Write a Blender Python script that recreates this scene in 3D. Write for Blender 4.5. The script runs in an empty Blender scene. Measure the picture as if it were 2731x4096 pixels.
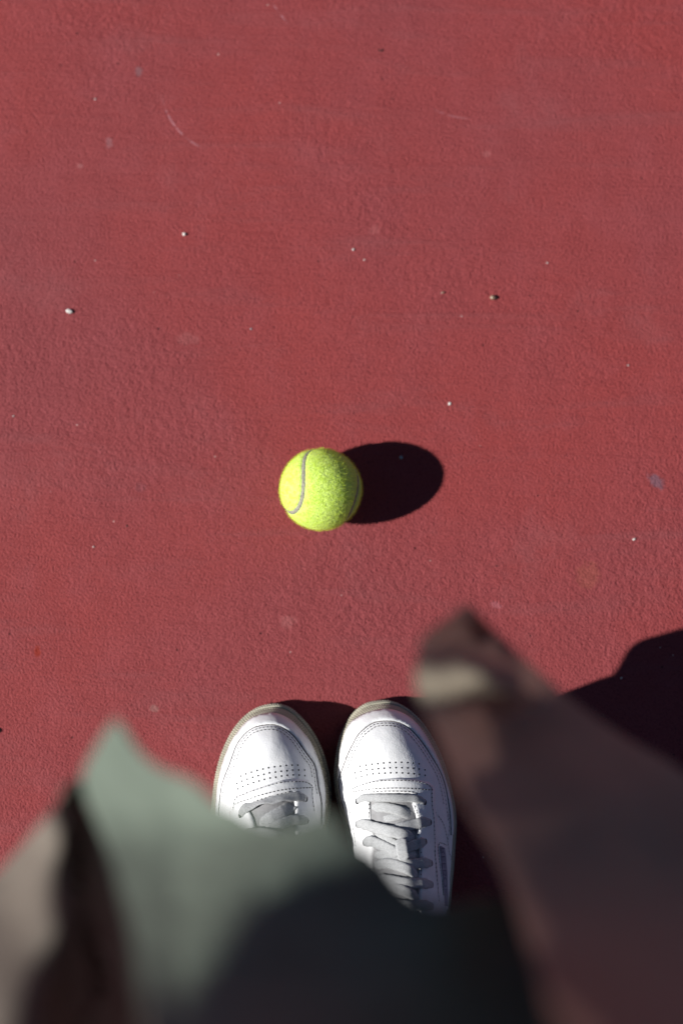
import bpy, bmesh, math, random
import numpy as np
from mathutils import Vector, Matrix, Quaternion, geometry
from mathutils.bvhtree import BVHTree

random.seed(7)
rng = np.random.default_rng(11)
S = bpy.context.scene
COL = S.collection

# ------------------------------------------------------------------ camera, sky, sun, exposure
CAM_H, TILT, FPX = 1.25, math.radians(5.0), 6023.0
CAM = np.array([0.0, -CAM_H * math.tan(TILT), CAM_H])
cam_d = bpy.data.cameras.new('camera')
cam = bpy.data.objects.new('camera', cam_d); COL.objects.link(cam)
cam.location = CAM
cam.rotation_euler = (TILT, 0, 0)
cam_d.lens = FPX / 4096 * 36; cam_d.sensor_width = 36; cam_d.sensor_fit = 'AUTO'
cam_d.clip_start = 0.02; cam_d.clip_end = 500
cam_d.dof.use_dof = True; cam_d.dof.focus_distance = 1.183; cam_d.dof.aperture_fstop = 1.7
cam_d.dof.aperture_blades = 0
S.camera = cam

SUN_EL, SUN_AZ = math.radians(35.5), math.radians(11.0)      # shadows fall to the right and a little forward
to_sun = Vector((-math.cos(SUN_EL) * math.cos(SUN_AZ), -math.cos(SUN_EL) * math.sin(SUN_AZ), math.sin(SUN_EL)))
W = bpy.data.worlds.new('World'); S.world = W; W.use_nodes = True
wn = W.node_tree.nodes; wn.clear()
sky = wn.new('ShaderNodeTexSky'); sky.sky_type = 'NISHITA'; sky.sun_disc = False
sky.air_density = 0.42; sky.dust_density = 0.05; sky.ozone_density = 1.3
sky.sun_elevation = SUN_EL; sky.sun_rotation = math.atan2(to_sun.x, to_sun.y)
bg = wn.new('ShaderNodeBackground'); bg.inputs['Strength'].default_value = 0.05
wo = wn.new('ShaderNodeOutputWorld')
W.node_tree.links.new(sky.outputs[0], bg.inputs[0]); W.node_tree.links.new(bg.outputs[0], wo.inputs[0])
sl = bpy.data.lights.new('sun', 'SUN'); sl.energy = 5.0; sl.angle = math.radians(0.53); sl.color = (1.0, 0.97, 0.925)
sun = bpy.data.objects.new('sun', sl); COL.objects.link(sun)
sun.rotation_euler = to_sun.to_track_quat('Z', 'Y').to_euler(); sun.location = (-2, -0.3, 2)
S.view_settings.view_transform = 'Standard'; S.view_settings.look = 'None'
S.view_settings.exposure = 0.42; S.view_settings.gamma = 1.0; S.view_settings.use_curve_mapping = False
S.render.engine = 'CYCLES'
S.cycles.use_denoising = True
S.cycles.max_bounces = 8

# ------------------------------------------------------------------ helpers
ct, st = math.cos(TILT), math.sin(TILT)
AX = np.array([1., 0, 0]); AU = np.array([0, ct, st]); AD = np.array([0, st, -ct])

def ray(u, v):
    d = AD + AX * ((u - 1365.5) / FPX) - AU * ((v - 2048) / FPX)
    return d / np.linalg.norm(d)

def P(u, v, z=0.0):                      # a spot on the photograph at height z above the court
    d = ray(u, v)
    return CAM + d * ((z - CAM_H) / d[2])

def crop(pts, x0, y0, s):
    return [(x0 + s * p[0], y0 + s * p[1]) for p in pts]

def link(name, me, mat=None, parent=None):
    o = bpy.data.objects.new(name, me); COL.objects.link(o)
    if mat is not None and me is not None:
        for m in (mat if isinstance(mat, (list, tuple)) else [mat]):
            me.materials.append(m)
    if parent is not None:
        o.parent = parent
        o.matrix_parent_inverse = Matrix.Translation(parent_world(parent)).inverted()
    return o

def parent_world(o):
    # meshes are built in world coordinates, so only the Empty at a thing's base carries an offset
    return Vector(o.location) if o.type == 'EMPTY' else Vector((0, 0, 0))

def mesh(name, verts, faces, smooth=True):
    me = bpy.data.meshes.new(name)
    me.from_pydata([tuple(map(float, v)) for v in verts], [], faces)
    if smooth:
        me.polygons.foreach_set('use_smooth', [True] * len(me.polygons))
    me.update()
    return me

def thing(name, label, cat, loc, group=None):
    o = bpy.data.objects.new(name, None); COL.objects.link(o)
    o.location = loc; o.empty_display_size = 0.05
    o['label'] = label; o['category'] = cat
    if group: o['group'] = group
    return o

def catmull(pts, n, closed=False):
    p = np.array(pts, float)
    m = len(p)
    idx = range(m if closed else m - 1)
    out = []
    for i in idx:
        if closed:
            a, b, c, d = p[(i - 1) % m], p[i], p[(i + 1) % m], p[(i + 2) % m]
        else:
            b, c = p[i], p[i + 1]
            a = p[i - 1] if i else 2 * b - c
            d = p[i + 2] if i + 2 < m else 2 * c - b
        for t in np.linspace(0, 1, 12, endpoint=False):
            out.append(0.5 * ((2 * b) + (c - a) * t + (2 * a - 5 * b + 4 * c - d) * t * t + (3 * b - a - 3 * c + d) * t ** 3))
    if not closed: out.append(p[-1])
    out = np.array(out)
    return resample(out, n, closed)

def resample(p, n, closed=False):
    q = np.vstack([p, p[:1]]) if closed else p
    s = np.r_[0, np.cumsum(np.linalg.norm(np.diff(q, axis=0), axis=1))]
    t = np.linspace(0, s[-1], n + 1)[:-1] if closed else np.linspace(0, s[-1], n)
    return np.array([np.interp(t, s, q[:, k]) for k in range(q.shape[1])]).T

def inside(poly, x, y):
    r = False; n = len(poly); j = n - 1
    for i in range(n):
        xi, yi = poly[i]; xj, yj = poly[j]
        if (yi > y) != (yj > y) and x < (xj - xi) * (y - yi) / (yj - yi) + xi: r = not r
        j = i
    return r

def edge_dist(poly, x, y):
    a = np.asarray(poly); b = np.roll(a, -1, 0); p = np.array([x, y]); d = b - a
    t = np.clip(((p - a) * d).sum(1) / np.maximum((d ** 2).sum(1), 1e-9), 0, 1)
    return np.linalg.norm(a + d * t[:, None] - p, axis=1).min()

def fill(poly, step):
    """triangulate a polygon (any 2-d units) with interior points; returns verts, tris, number of rim verts"""
    poly = [tuple(p) for p in poly]
    xs = [p[0] for p in poly]; ys = [p[1] for p in poly]
    pts = [Vector(p) for p in poly]; n = len(pts)
    y = min(ys) + step * .5; k = 0
    while y < max(ys):
        x = min(xs) + step * (.5 if k % 2 else 1.0)
        while x < max(xs):
            if inside(poly, x, y) and edge_dist(poly, x, y) > step * .45: pts.append(Vector((x, y)))
            x += step
        y += step * .87; k += 1
    v, e, f, ov, oe, of = geometry.delaunay_2d_cdt(pts, [(i, (i + 1) % n) for i in range(n)], [list(range(n))], 1, 1e-6)
    rim = [i for i, o in enumerate(ov) if any(q < n for q in o)]
    return [np.array(p) for p in v], [list(t) for t in f], set(rim)

# ------------------------------------------------------------------ materials
def mat(name):
    m = bpy.data.materials.new(name); m.use_nodes = True
    nt = m.node_tree; b = nt.nodes['Principled BSDF']
    return m, nt, b

def N(nt, kind, **kw):
    n = nt.nodes.new(kind)
    for k, v in kw.items():
        if k in n.inputs: n.inputs[k].default_value = v
        else: setattr(n, k, v)
    return n

def math_(nt, op, a, b=None, c=None):
    n = nt.nodes.new('ShaderNodeMath'); n.operation = op
    for i, x in enumerate((a, b, c)):
        if x is None: continue
        if isinstance(x, (int, float)): n.inputs[i].default_value = x
        else: nt.links.new(x, n.inputs[i])
    return n.outputs[0]

def mixc(nt, fac, a, b):
    n = nt.nodes.new('ShaderNodeMix'); n.data_type = 'RGBA'
    for sock, x in ((n.inputs[0], fac), (n.inputs[6], a), (n.inputs[7], b)):
        if isinstance(x, (int, float)): sock.default_value = x
        elif isinstance(x, tuple): sock.default_value = x + (1,) if len(x) == 3 else x
        else: nt.links.new(x, sock)
    return n.outputs[2]

def smooth(nt, x, lo, hi):
    n = nt.nodes.new('ShaderNodeMapRange'); n.interpolation_type = 'SMOOTHSTEP'
    nt.links.new(x, n.inputs[0]); n.inputs[1].default_value = lo; n.inputs[2].default_value = hi
    return n.outputs[0]

def noise(nt, vec, scale, detail=2.0, rough=.5, dist=0.0):
    n = N(nt, 'ShaderNodeTexNoise'); n.inputs['Scale'].default_value = scale
    n.inputs['Detail'].default_value = detail; n.inputs['Roughness'].default_value = rough
    n.inputs['Distortion'].default_value = dist
    nt.links.new(vec, n.inputs['Vector'])
    return n.outputs[0]

def bump(nt, h, bsdf, strength=1.0, dist=1.0):
    n = N(nt, 'ShaderNodeBump'); n.inputs['Strength'].default_value = strength; n.inputs['Distance'].default_value = dist
    nt.links.new(h, n.inputs['Height']); nt.links.new(n.outputs[0], bsdf.inputs['Normal'])

def court_material():
    m, nt, b = mat('court_acrylic')
    pos = N(nt, 'ShaderNodeNewGeometry').outputs['Position']
    big = noise(nt, pos, 3.2, 3, .55)
    mid = noise(nt, pos, 22, 4, .6)
    gr = noise(nt, pos, 560, 2, .6)
    fine = noise(nt, pos, 850, 1, .5)
    c = mixc(nt, smooth(nt, big, .33, .68), (.262, .0415, .0410), (.232, .0455, .0500))
    c = mixc(nt, math_(nt, 'MULTIPLY', smooth(nt, mid, .45, .72), .30), c, (.275, .060, .068))
    c = mixc(nt, math_(nt, 'MULTIPLY', smooth(nt, gr, .50, .30), .75), c, (.13, .019, .023))
    c = mixc(nt, math_(nt, 'MULTIPLY', smooth(nt, fine, .58, .75), .35), c, (.38, .095, .10))
    # squeegee streaks left when the paint was laid, and dusty worn patches
    mp = N(nt, 'ShaderNodeMapping'); mp.inputs['Rotation'].default_value = (0, 0, .5); mp.inputs['Scale'].default_value = (5, 42, 1); nt.links.new(pos, mp.inputs['Vector'])
    streak = noise(nt, mp.outputs[0], 1.0, 4, .62, .6)
    c = mixc(nt, math_(nt, 'MULTIPLY', smooth(nt, streak, .50, .78), .42), c, (.212, .058, .063))
    c = mixc(nt, math_(nt, 'MULTIPLY', smooth(nt, noise(nt, pos, 9, 5, .68), .54, .74), .38), c, (.246, .070, .075))
    # pale sand grains bedded in the paint
    vo = N(nt, 'ShaderNodeTexVoronoi'); vo.inputs['Scale'].default_value = 95; nt.links.new(pos, vo.inputs['Vector'])
    near = smooth(nt, vo.outputs['Distance'], .075, .04)
    sep = N(nt, 'ShaderNodeSeparateColor'); nt.links.new(vo.outputs['Color'], sep.inputs[0])
    c = mixc(nt, math_(nt, 'MULTIPLY', near, math_(nt, 'GREATER_THAN', sep.outputs[0], .972)), c, (.50, .34, .31))
    vo2 = N(nt, 'ShaderNodeTexVoronoi'); vo2.inputs['Scale'].default_value = 70; nt.links.new(pos, vo2.inputs['Vector'])
    sep2 = N(nt, 'ShaderNodeSeparateColor'); nt.links.new(vo2.outputs['Color'], sep2.inputs[0])
    pit = math_(nt, 'MULTIPLY', smooth(nt, vo2.outputs['Distance'], .085, .04), math_(nt, 'GREATER_THAN', sep2.outputs[1], .80))
    c = mixc(nt, math_(nt, 'MULTIPLY', pit, .8), c, (.04, .008, .010))
    # stains and scuffs, each with its own place on the court
    xyz = N(nt, 'ShaderNodeSeparateXYZ'); nt.links.new(pos, xyz.inputs[0])
    X, Y = xyz.outputs[0], xyz.outputs[1]
    ragged = noise(nt, pos, 170, 3, .65)
    def blotch(u, v, rx, ry, col, k, ang=0.0, thr=.5):
        nonlocal c
        p = P(u, v)
        dx = math_(nt, 'SUBTRACT', X, float(p[0])); dy = math_(nt, 'SUBTRACT', Y, float(p[1]))
        ca, sa = math.cos(ang), math.sin(ang)
        ex = math_(nt, 'ADD', math_(nt, 'MULTIPLY', dx, ca / rx), math_(nt, 'MULTIPLY', dy, sa / rx))
        ey = math_(nt, 'ADD', math_(nt, 'MULTIPLY', dx, -sa / ry), math_(nt, 'MULTIPLY', dy, ca / ry))
        d = math_(nt, 'SQRT', math_(nt, 'ADD', math_(nt, 'MULTIPLY', ex, ex), math_(nt, 'MULTIPLY', ey, ey)))
        d = math_(nt, 'ADD', d, math_(nt, 'MULTIPLY', math_(nt, 'SUBTRACT', ragged, .5), 1.6))
        f = smooth(nt, d, 1.0, thr)
        c = mixc(nt, math_(nt, 'MULTIPLY', f, k), c, col)
    blotch(555, 287, .0035, .006, (.20, .09, .10), .75)
    blotch(437, 572, .004, .006, (.26, .11, .12), .6)
    blotch(322, 665, .003, .003, (.36, .14, .14), .45)
    blotch(2622, 1925, .010, .006, (.15, .075, .10), .8, -.7)
    blotch(151, 2605, .0035, .0058, (.23, .022, .012), .9)
    blotch(617, 2835, .0045, .0035, (.27, .12, .11), .65)
    blotch(1985, 2420, .007, .003, (.40, .13, .15), .45, -.4)
    blotch(750, 1355, .012, .007, (.30, .09, .09), .4)
    blotch(1945, 615, .005, .004, (.36, .12, .12), .35)
    blotch(1500, 915, .006, .006, (.36, .11, .11), .3)
    blotch(2350, 2300, .012, .014, (.26, .07, .05), .45)
    blotch(560, 1950, .006, .005, (.20, .05, .06), .5)
    blotch(1150, 2485, .008, .006, (.36, .12, .12), .4)
    # a curved rubber scuff upper left: an arc broken up by the grain
    def arc(u0, v0, u1, v1, u2, v2, w, k):
        nonlocal c
        a, m_, b_ = P(u0, v0)[:2], P(u1, v1)[:2], P(u2, v2)[:2]
        A = np.array([[2 * (m_[0] - a[0]), 2 * (m_[1] - a[1])], [2 * (b_[0] - a[0]), 2 * (b_[1] - a[1])]])
        cen = np.linalg.solve(A, np.array([m_ @ m_ - a @ a, b_ @ b_ - a @ a])); R = np.linalg.norm(a - cen)
        dx = math_(nt, 'SUBTRACT', X, float(cen[0])); dy = math_(nt, 'SUBTRACT', Y, float(cen[1]))
        d = math_(nt, 'SQRT', math_(nt, 'ADD', math_(nt, 'MULTIPLY', dx, dx), math_(nt, 'MULTIPLY', dy, dy)))
        band = smooth(nt, math_(nt, 'ABSOLUTE', math_(nt, 'SUBTRACT', d, float(R))), w, w * .3)
        hx = math_(nt, 'SUBTRACT', X, float(m_[0])); hy = math_(nt, 'SUBTRACT', Y, float(m_[1]))
        L = float(max(np.linalg.norm(a - m_), np.linalg.norm(b_ - m_)))
        near_ = smooth(nt, math_(nt, 'SQRT', math_(nt, 'ADD', math_(nt, 'MULTIPLY', hx, hx), math_(nt, 'MULTIPLY', hy, hy))), L, L * .45)
        brk = smooth(nt, noise(nt, pos, 120, 3, .6), .36, .56)
        f = math_(nt, 'MULTIPLY', math_(nt, 'MULTIPLY', band, near_), math_(nt, 'MULTIPLY', brk, k))
        c = mixc(nt, f, c, (.52, .29, .33))
    arc(648, 385, 705, 510, 830, 600, .0010, .42)
    arc(1088, 10, 1120, 55, 1150, 92, .0004, .9)
    arc(1740, 440, 1800, 462, 1890, 475, .0012, .16)
    nt.links.new(c, b.inputs['Base Color'])
    b.inputs['Roughness'].default_value = .72
    b.inputs['Specular IOR Level'].default_value = .2
    # relief: rolled sand texture, coarser in patches
    patch = smooth(nt, noise(nt, pos, 5.5, 2, .5), .35, .70)
    vg = N(nt, 'ShaderNodeTexVoronoi'); vg.inputs['Scale'].default_value = 640; nt.links.new(pos, vg.inputs['Vector'])
    rel = math_(nt, 'ADD', math_(nt, 'MULTIPLY', gr, .00078), math_(nt, 'MULTIPLY', vg.outputs['Distance'], -.00042))
    coarse = noise(nt, pos, 165, 3, .6)
    rel = math_(nt, 'ADD', rel, math_(nt, 'MULTIPLY', math_(nt, 'MULTIPLY', coarse, patch), .0016))
    rel = math_(nt, 'ADD', rel, math_(nt, 'MULTIPLY', noise(nt, pos, 30, 2, .5), .0012))
    rel = math_(nt, 'ADD', math_(nt, 'SUBTRACT', rel, math_(nt, 'MULTIPLY', pit, .0004)), math_(nt, 'MULTIPLY', streak, .0022))
    bump(nt, rel, b, 1.0, 1.0)
    return m

def leather_material():
    m, nt, b = mat('white_leather')
    co = N(nt, 'ShaderNodeNewGeometry').outputs['Position']
    n1 = noise(nt, co, 40, 3, .6)
    c = mixc(nt, smooth(nt, n1, .4, .75), (.82, .83, .845), (.74, .75, .765))
    n3 = noise(nt, co, 300, 2, .5)
    c = mixc(nt, math_(nt, 'MULTIPLY', smooth(nt, n3, .70, .78), .35), c, (.40, .38, .38))
    nt.links.new(c, b.inputs['Base Color'])
    b.inputs['Roughness'].default_value = .46; b.inputs['Specular IOR Level'].default_value = .45
    vo = N(nt, 'ShaderNodeTexVoronoi'); vo.inputs['Scale'].default_value = 900; nt.links.new(co, vo.inputs['Vector'])
    h = math_(nt, 'ADD', math_(nt, 'MULTIPLY', vo.outputs['Distance'], .00010), math_(nt, 'MULTIPLY', noise(nt, co, 140, 3, .6), .0005))
    bump(nt, h, b, .8, 1.0)
    return m

def simple(name, col, rough=.6, spec=.4, var=.15, scale=60, bump_h=0.0, bump_s=300, sheen=0.0):
    m, nt, b = mat(name)
    co = N(nt, 'ShaderNodeNewGeometry').outputs['Position']
    n1 = noise(nt, co, scale, 3, .6)
    dark = tuple(x * (1 - 2 * var) for x in col)
    c = mixc(nt, smooth(nt, n1, .35, .7), col, dark)
    nt.links.new(c, b.inputs['Base Color'])
    b.inputs['Roughness'].default_value = rough; b.inputs['Specular IOR Level'].default_value = spec
    b.inputs['Sheen Weight'].default_value = sheen
    if bump_h: bump(nt, math_(nt, 'MULTIPLY', noise(nt, co, bump_s, 2, .6), bump_h), b)
    return m

def cloth(name, col, trans, tcol, rough=.85):
    """woven cloth: principled plus light that passes through the weave"""
    m, nt, b = mat(name)
    co = N(nt, 'ShaderNodeNewGeometry').outputs['Position']
    n1 = noise(nt, co, 9, 3, .6)
    c = mixc(nt, smooth(nt, n1, .35, .7), col, tuple(x * .86 for x in col))
    nt.links.new(c, b.inputs['Base Color'])
    b.inputs['Roughness'].default_value = rough; b.inputs['Specular IOR Level'].default_value = .2
    h = math_(nt, 'ADD', math_(nt, 'MULTIPLY', noise(nt, co, 900, 2, .5), .0002), math_(nt, 'MULTIPLY', noise(nt, co, 28, 3, .5), .004))
    bump(nt, h, b)
    if trans:
        tr = N(nt, 'ShaderNodeBsdfTranslucent'); tr.inputs[0].default_value = tcol + (1,)
        mx = N(nt, 'ShaderNodeMixShader'); mx.inputs[0].default_value = trans
        nt.links.new(b.outputs[0], mx.inputs[1]); nt.links.new(tr.outputs[0], mx.inputs[2])
        nt.links.new(mx.outputs[0], nt.nodes['Material Output'].inputs[0])
    return m

M_COURT = court_material()
M_LEATHER = leather_material()
M_SOLE = simple('aged_rubber_sole', (.40, .385, .30), .62, .4, .18, 45, .0003, 260)
M_DOT = simple('sole_dot_rubber', (.66, .62, .51), .6, .4, .20, 60)
M_EDGE = simple('cut_leather_edge', (.22, .20, .20), .9, .2, .2, 400, .0003, 900)
M_THREAD = simple('white_thread', (.62, .62, .62), .8, .2, .1, 300)
M_HOLE_SHADE = simple('punched_hole_shade', (.012, .010, .014), .9, .1, 0.1, 100)  # near-black colour paints the shade inside holes that are not cut
M_LACE = simple('grey_white_lace', (.43, .44, .45), .92, .15, .14, 900, .00012, 1400, .1)
M_TONGUE = simple('tongue_lining', (.30, .30, .31), .9, .2, .12, 90, .0003, 500)
M_LABELBG = simple('window_label', (.34, .33, .40), .7, .3, .08, 90)
M_LETTER = simple('label_lettering', (.16, .15, .21), .7, .3, .05, 90)
M_RUBBER = simple('seam_rubber', (.33, .32, .25), .85, .25, .2, 500, .0005, 900)
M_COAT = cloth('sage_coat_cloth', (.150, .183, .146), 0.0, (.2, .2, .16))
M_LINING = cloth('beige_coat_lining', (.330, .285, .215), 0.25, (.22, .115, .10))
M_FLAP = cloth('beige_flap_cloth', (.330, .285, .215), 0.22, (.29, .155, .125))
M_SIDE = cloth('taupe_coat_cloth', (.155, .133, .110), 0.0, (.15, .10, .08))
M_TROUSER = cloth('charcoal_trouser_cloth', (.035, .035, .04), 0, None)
M_SKIN = simple('skin', (.50, .31, .23), .55, .4, .06, 40)
M_HAIR = simple('dark_hair', (.03, .022, .016), .5, .5, .2, 200)

# ------------------------------------------------------------------ the court
gv = []; gf = []
xs = [-120, -20, -4, -1, -.6, .6, 1, 4, 20, 120]
for y in xs:
    for x in xs: gv.append((x, y, 0))
n = len(xs)
for j in range(n - 1):
    for i in range(n - 1): gf.append((j * n + i, j * n + i + 1, (j + 1) * n + i + 1, (j + 1) * n + i))
court = link('court_ground', mesh('court_ground', gv, gf, False), M_COURT)
court['kind'] = 'structure'

# ------------------------------------------------------------------ the tennis ball
R_B = .0330
cB = P(1283, 1957, R_B)
cB[2] = R_B
ball = thing('tennis_ball', 'fuzzy yellow-green tennis ball with a grey seam lying on the red court', 'tennis ball', (cB[0], cB[1], 0))
CQ = Quaternion((1, 0, 0), TILT)
Q = CQ @ Quaternion((0.47841298, 0.25634664, -0.27814395, 0.79249187))
bb = .16896; aa = 1 - bb; cc = 2 * math.sqrt(aa * bb)
seam = []
for t in np.linspace(0, 2 * math.pi, 361)[:-1]:
    v = Vector((aa * math.cos(t) + bb * math.cos(3 * t), aa * math.sin(t) - bb * math.sin(3 * t), cc * math.sin(2 * t))).normalized()
    seam.append(Q @ v)
seam = np.array(seam)

def felt_material():
    m, nt, b = mat('tennis_felt')
    co = N(nt, 'ShaderNodeNewGeometry').outputs['Position']
    c = mixc(nt, smooth(nt, noise(nt, co, 260, 3, .65), .35, .68), (.66, .86, .21), (.56, .78, .12))
    nt.links.new(c, b.inputs['Base Color'])
    b.inputs['Roughness'].default_value = .95; b.inputs['Specular IOR Level'].default_value = .1
    b.inputs['Sheen Weight'].default_value = .35; b.inputs['Sheen Tint'].default_value = (.85, 1, .3, 1)
    h = math_(nt, 'ADD', math_(nt, 'MULTIPLY', noise(nt, co, 900, 2, .7), .0007), math_(nt, 'MULTIPLY', noise(nt, co, 240, 2, .6), .0006))
    bump(nt, h, b)
    return m
M_FELT = felt_material()
M_FIBRE = cloth('felt_fibre', (.80, .92, .14), .5, (.80, .92, .12))

bm = bmesh.new(); bmesh.ops.create_icosphere(bm, subdivisions=6, radius=1.0)
vs = np.array([v.co[:] for v in bm.verts])
dmin = np.full(len(vs), 9.0)
for k in range(0, len(seam), 2): dmin = np.minimum(dmin, np.linalg.norm(vs - seam[k], axis=1))
w = .058
groove = np.clip((w * 1.35 - dmin) / (w * .5), 0, 1)
lump = (np.sin(vs[:, 0] * 23 + 1.3 * np.sin(vs[:, 1] * 17)) * np.sin(vs[:, 1] * 27 + np.sin(vs[:, 2] * 19)) * np.sin(vs[:, 2] * 25)) * .004
rad = R_B * (1 - .030 * groove + lump * (1 - groove) + rng.normal(0, .0012, len(vs)))
for v, r in zip(bm.verts, rad): v.co = v.co * float(r)
me = bpy.data.meshes.new('felt'); bm.to_mesh(me); bm.free()
me.polygons.foreach_set('use_smooth', [True] * len(me.polygons))
me.transform(Matrix.Translation(cB))
felt = link('felt', me, M_FELT, ball)
# seam strip, uneven edges, in the groove
sv = []; sf = []; ns = len(seam)
for k in range(ns):
    p = seam[k]; tg = seam[(k + 1) % ns] - seam[k - 1]; tg /= np.linalg.norm(tg); bn = np.cross(p, tg)
    for j, e in enumerate((-1, -.5, 0, .5, 1)):
        ww = w * (1 + .16 * math.sin(k * 1.7 + j) + .12 * math.sin(k * .61)) * .95
        q = p + bn * e * ww; q /= np.linalg.norm(q)
        sv.append(cB + q * R_B * (.994 - .014 * abs(e) ** 3 + .003 * math.sin(k * 2.9 + j * 2)))
for k in range(ns):
    for j in range(4):
        a = k * 5 + j; b_ = ((k + 1) % ns) * 5 + j
        sf.append((a, a + 1, b_ + 1, b_))
link('seam', mesh('seam', sv, sf), M_RUBBER, ball)
# felt fibres
fv = []; ff = []
for i in range(13000):
    d = rng.normal(size=3); d /= np.linalg.norm(d)
    if np.linalg.norm(seam - d, axis=1).min() < w * 1.2: continue
    tan = np.cross(d, rng.normal(size=3)); tan /= np.linalg.norm(tan)
    side = np.cross(d, tan)
    L = rng.uniform(.0012, .0036); wd = .000065
    p0 = cB + d * R_B * .992
    p1 = p0 + d * L * .55 + tan * L * .35
    p2 = p1 + d * L * .18 * rng.uniform(-.6, 1.3) + tan * L * .5
    if p2[2] < .0003 or p1[2] < .0003: continue
    k = len(fv)
    fv += [p0 - side * wd, p0 + side * wd, p1 - side * wd * .8, p1 + side * wd * .8, p2]
    ff += [(k, k + 1, k + 3, k + 2), (k + 2, k + 3, k + 4)]
fib = link('felt_fibre', mesh('felt_fibre', fv, ff, False), M_FIBRE, ball); fib['kind'] = 'stuff'

# ------------------------------------------------------------------ sneakers
R1 = lambda pts: crop(pts, 1320, 2780, 560 / 1568)
R2 = lambda pts: crop(pts, 1340, 3130, 520 / 1568)
R4 = lambda pts: crop(pts, 1660, 3250, 200 / 1176)
L3 = lambda pts: crop(pts, 830, 2800, 520 / 1568)

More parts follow.
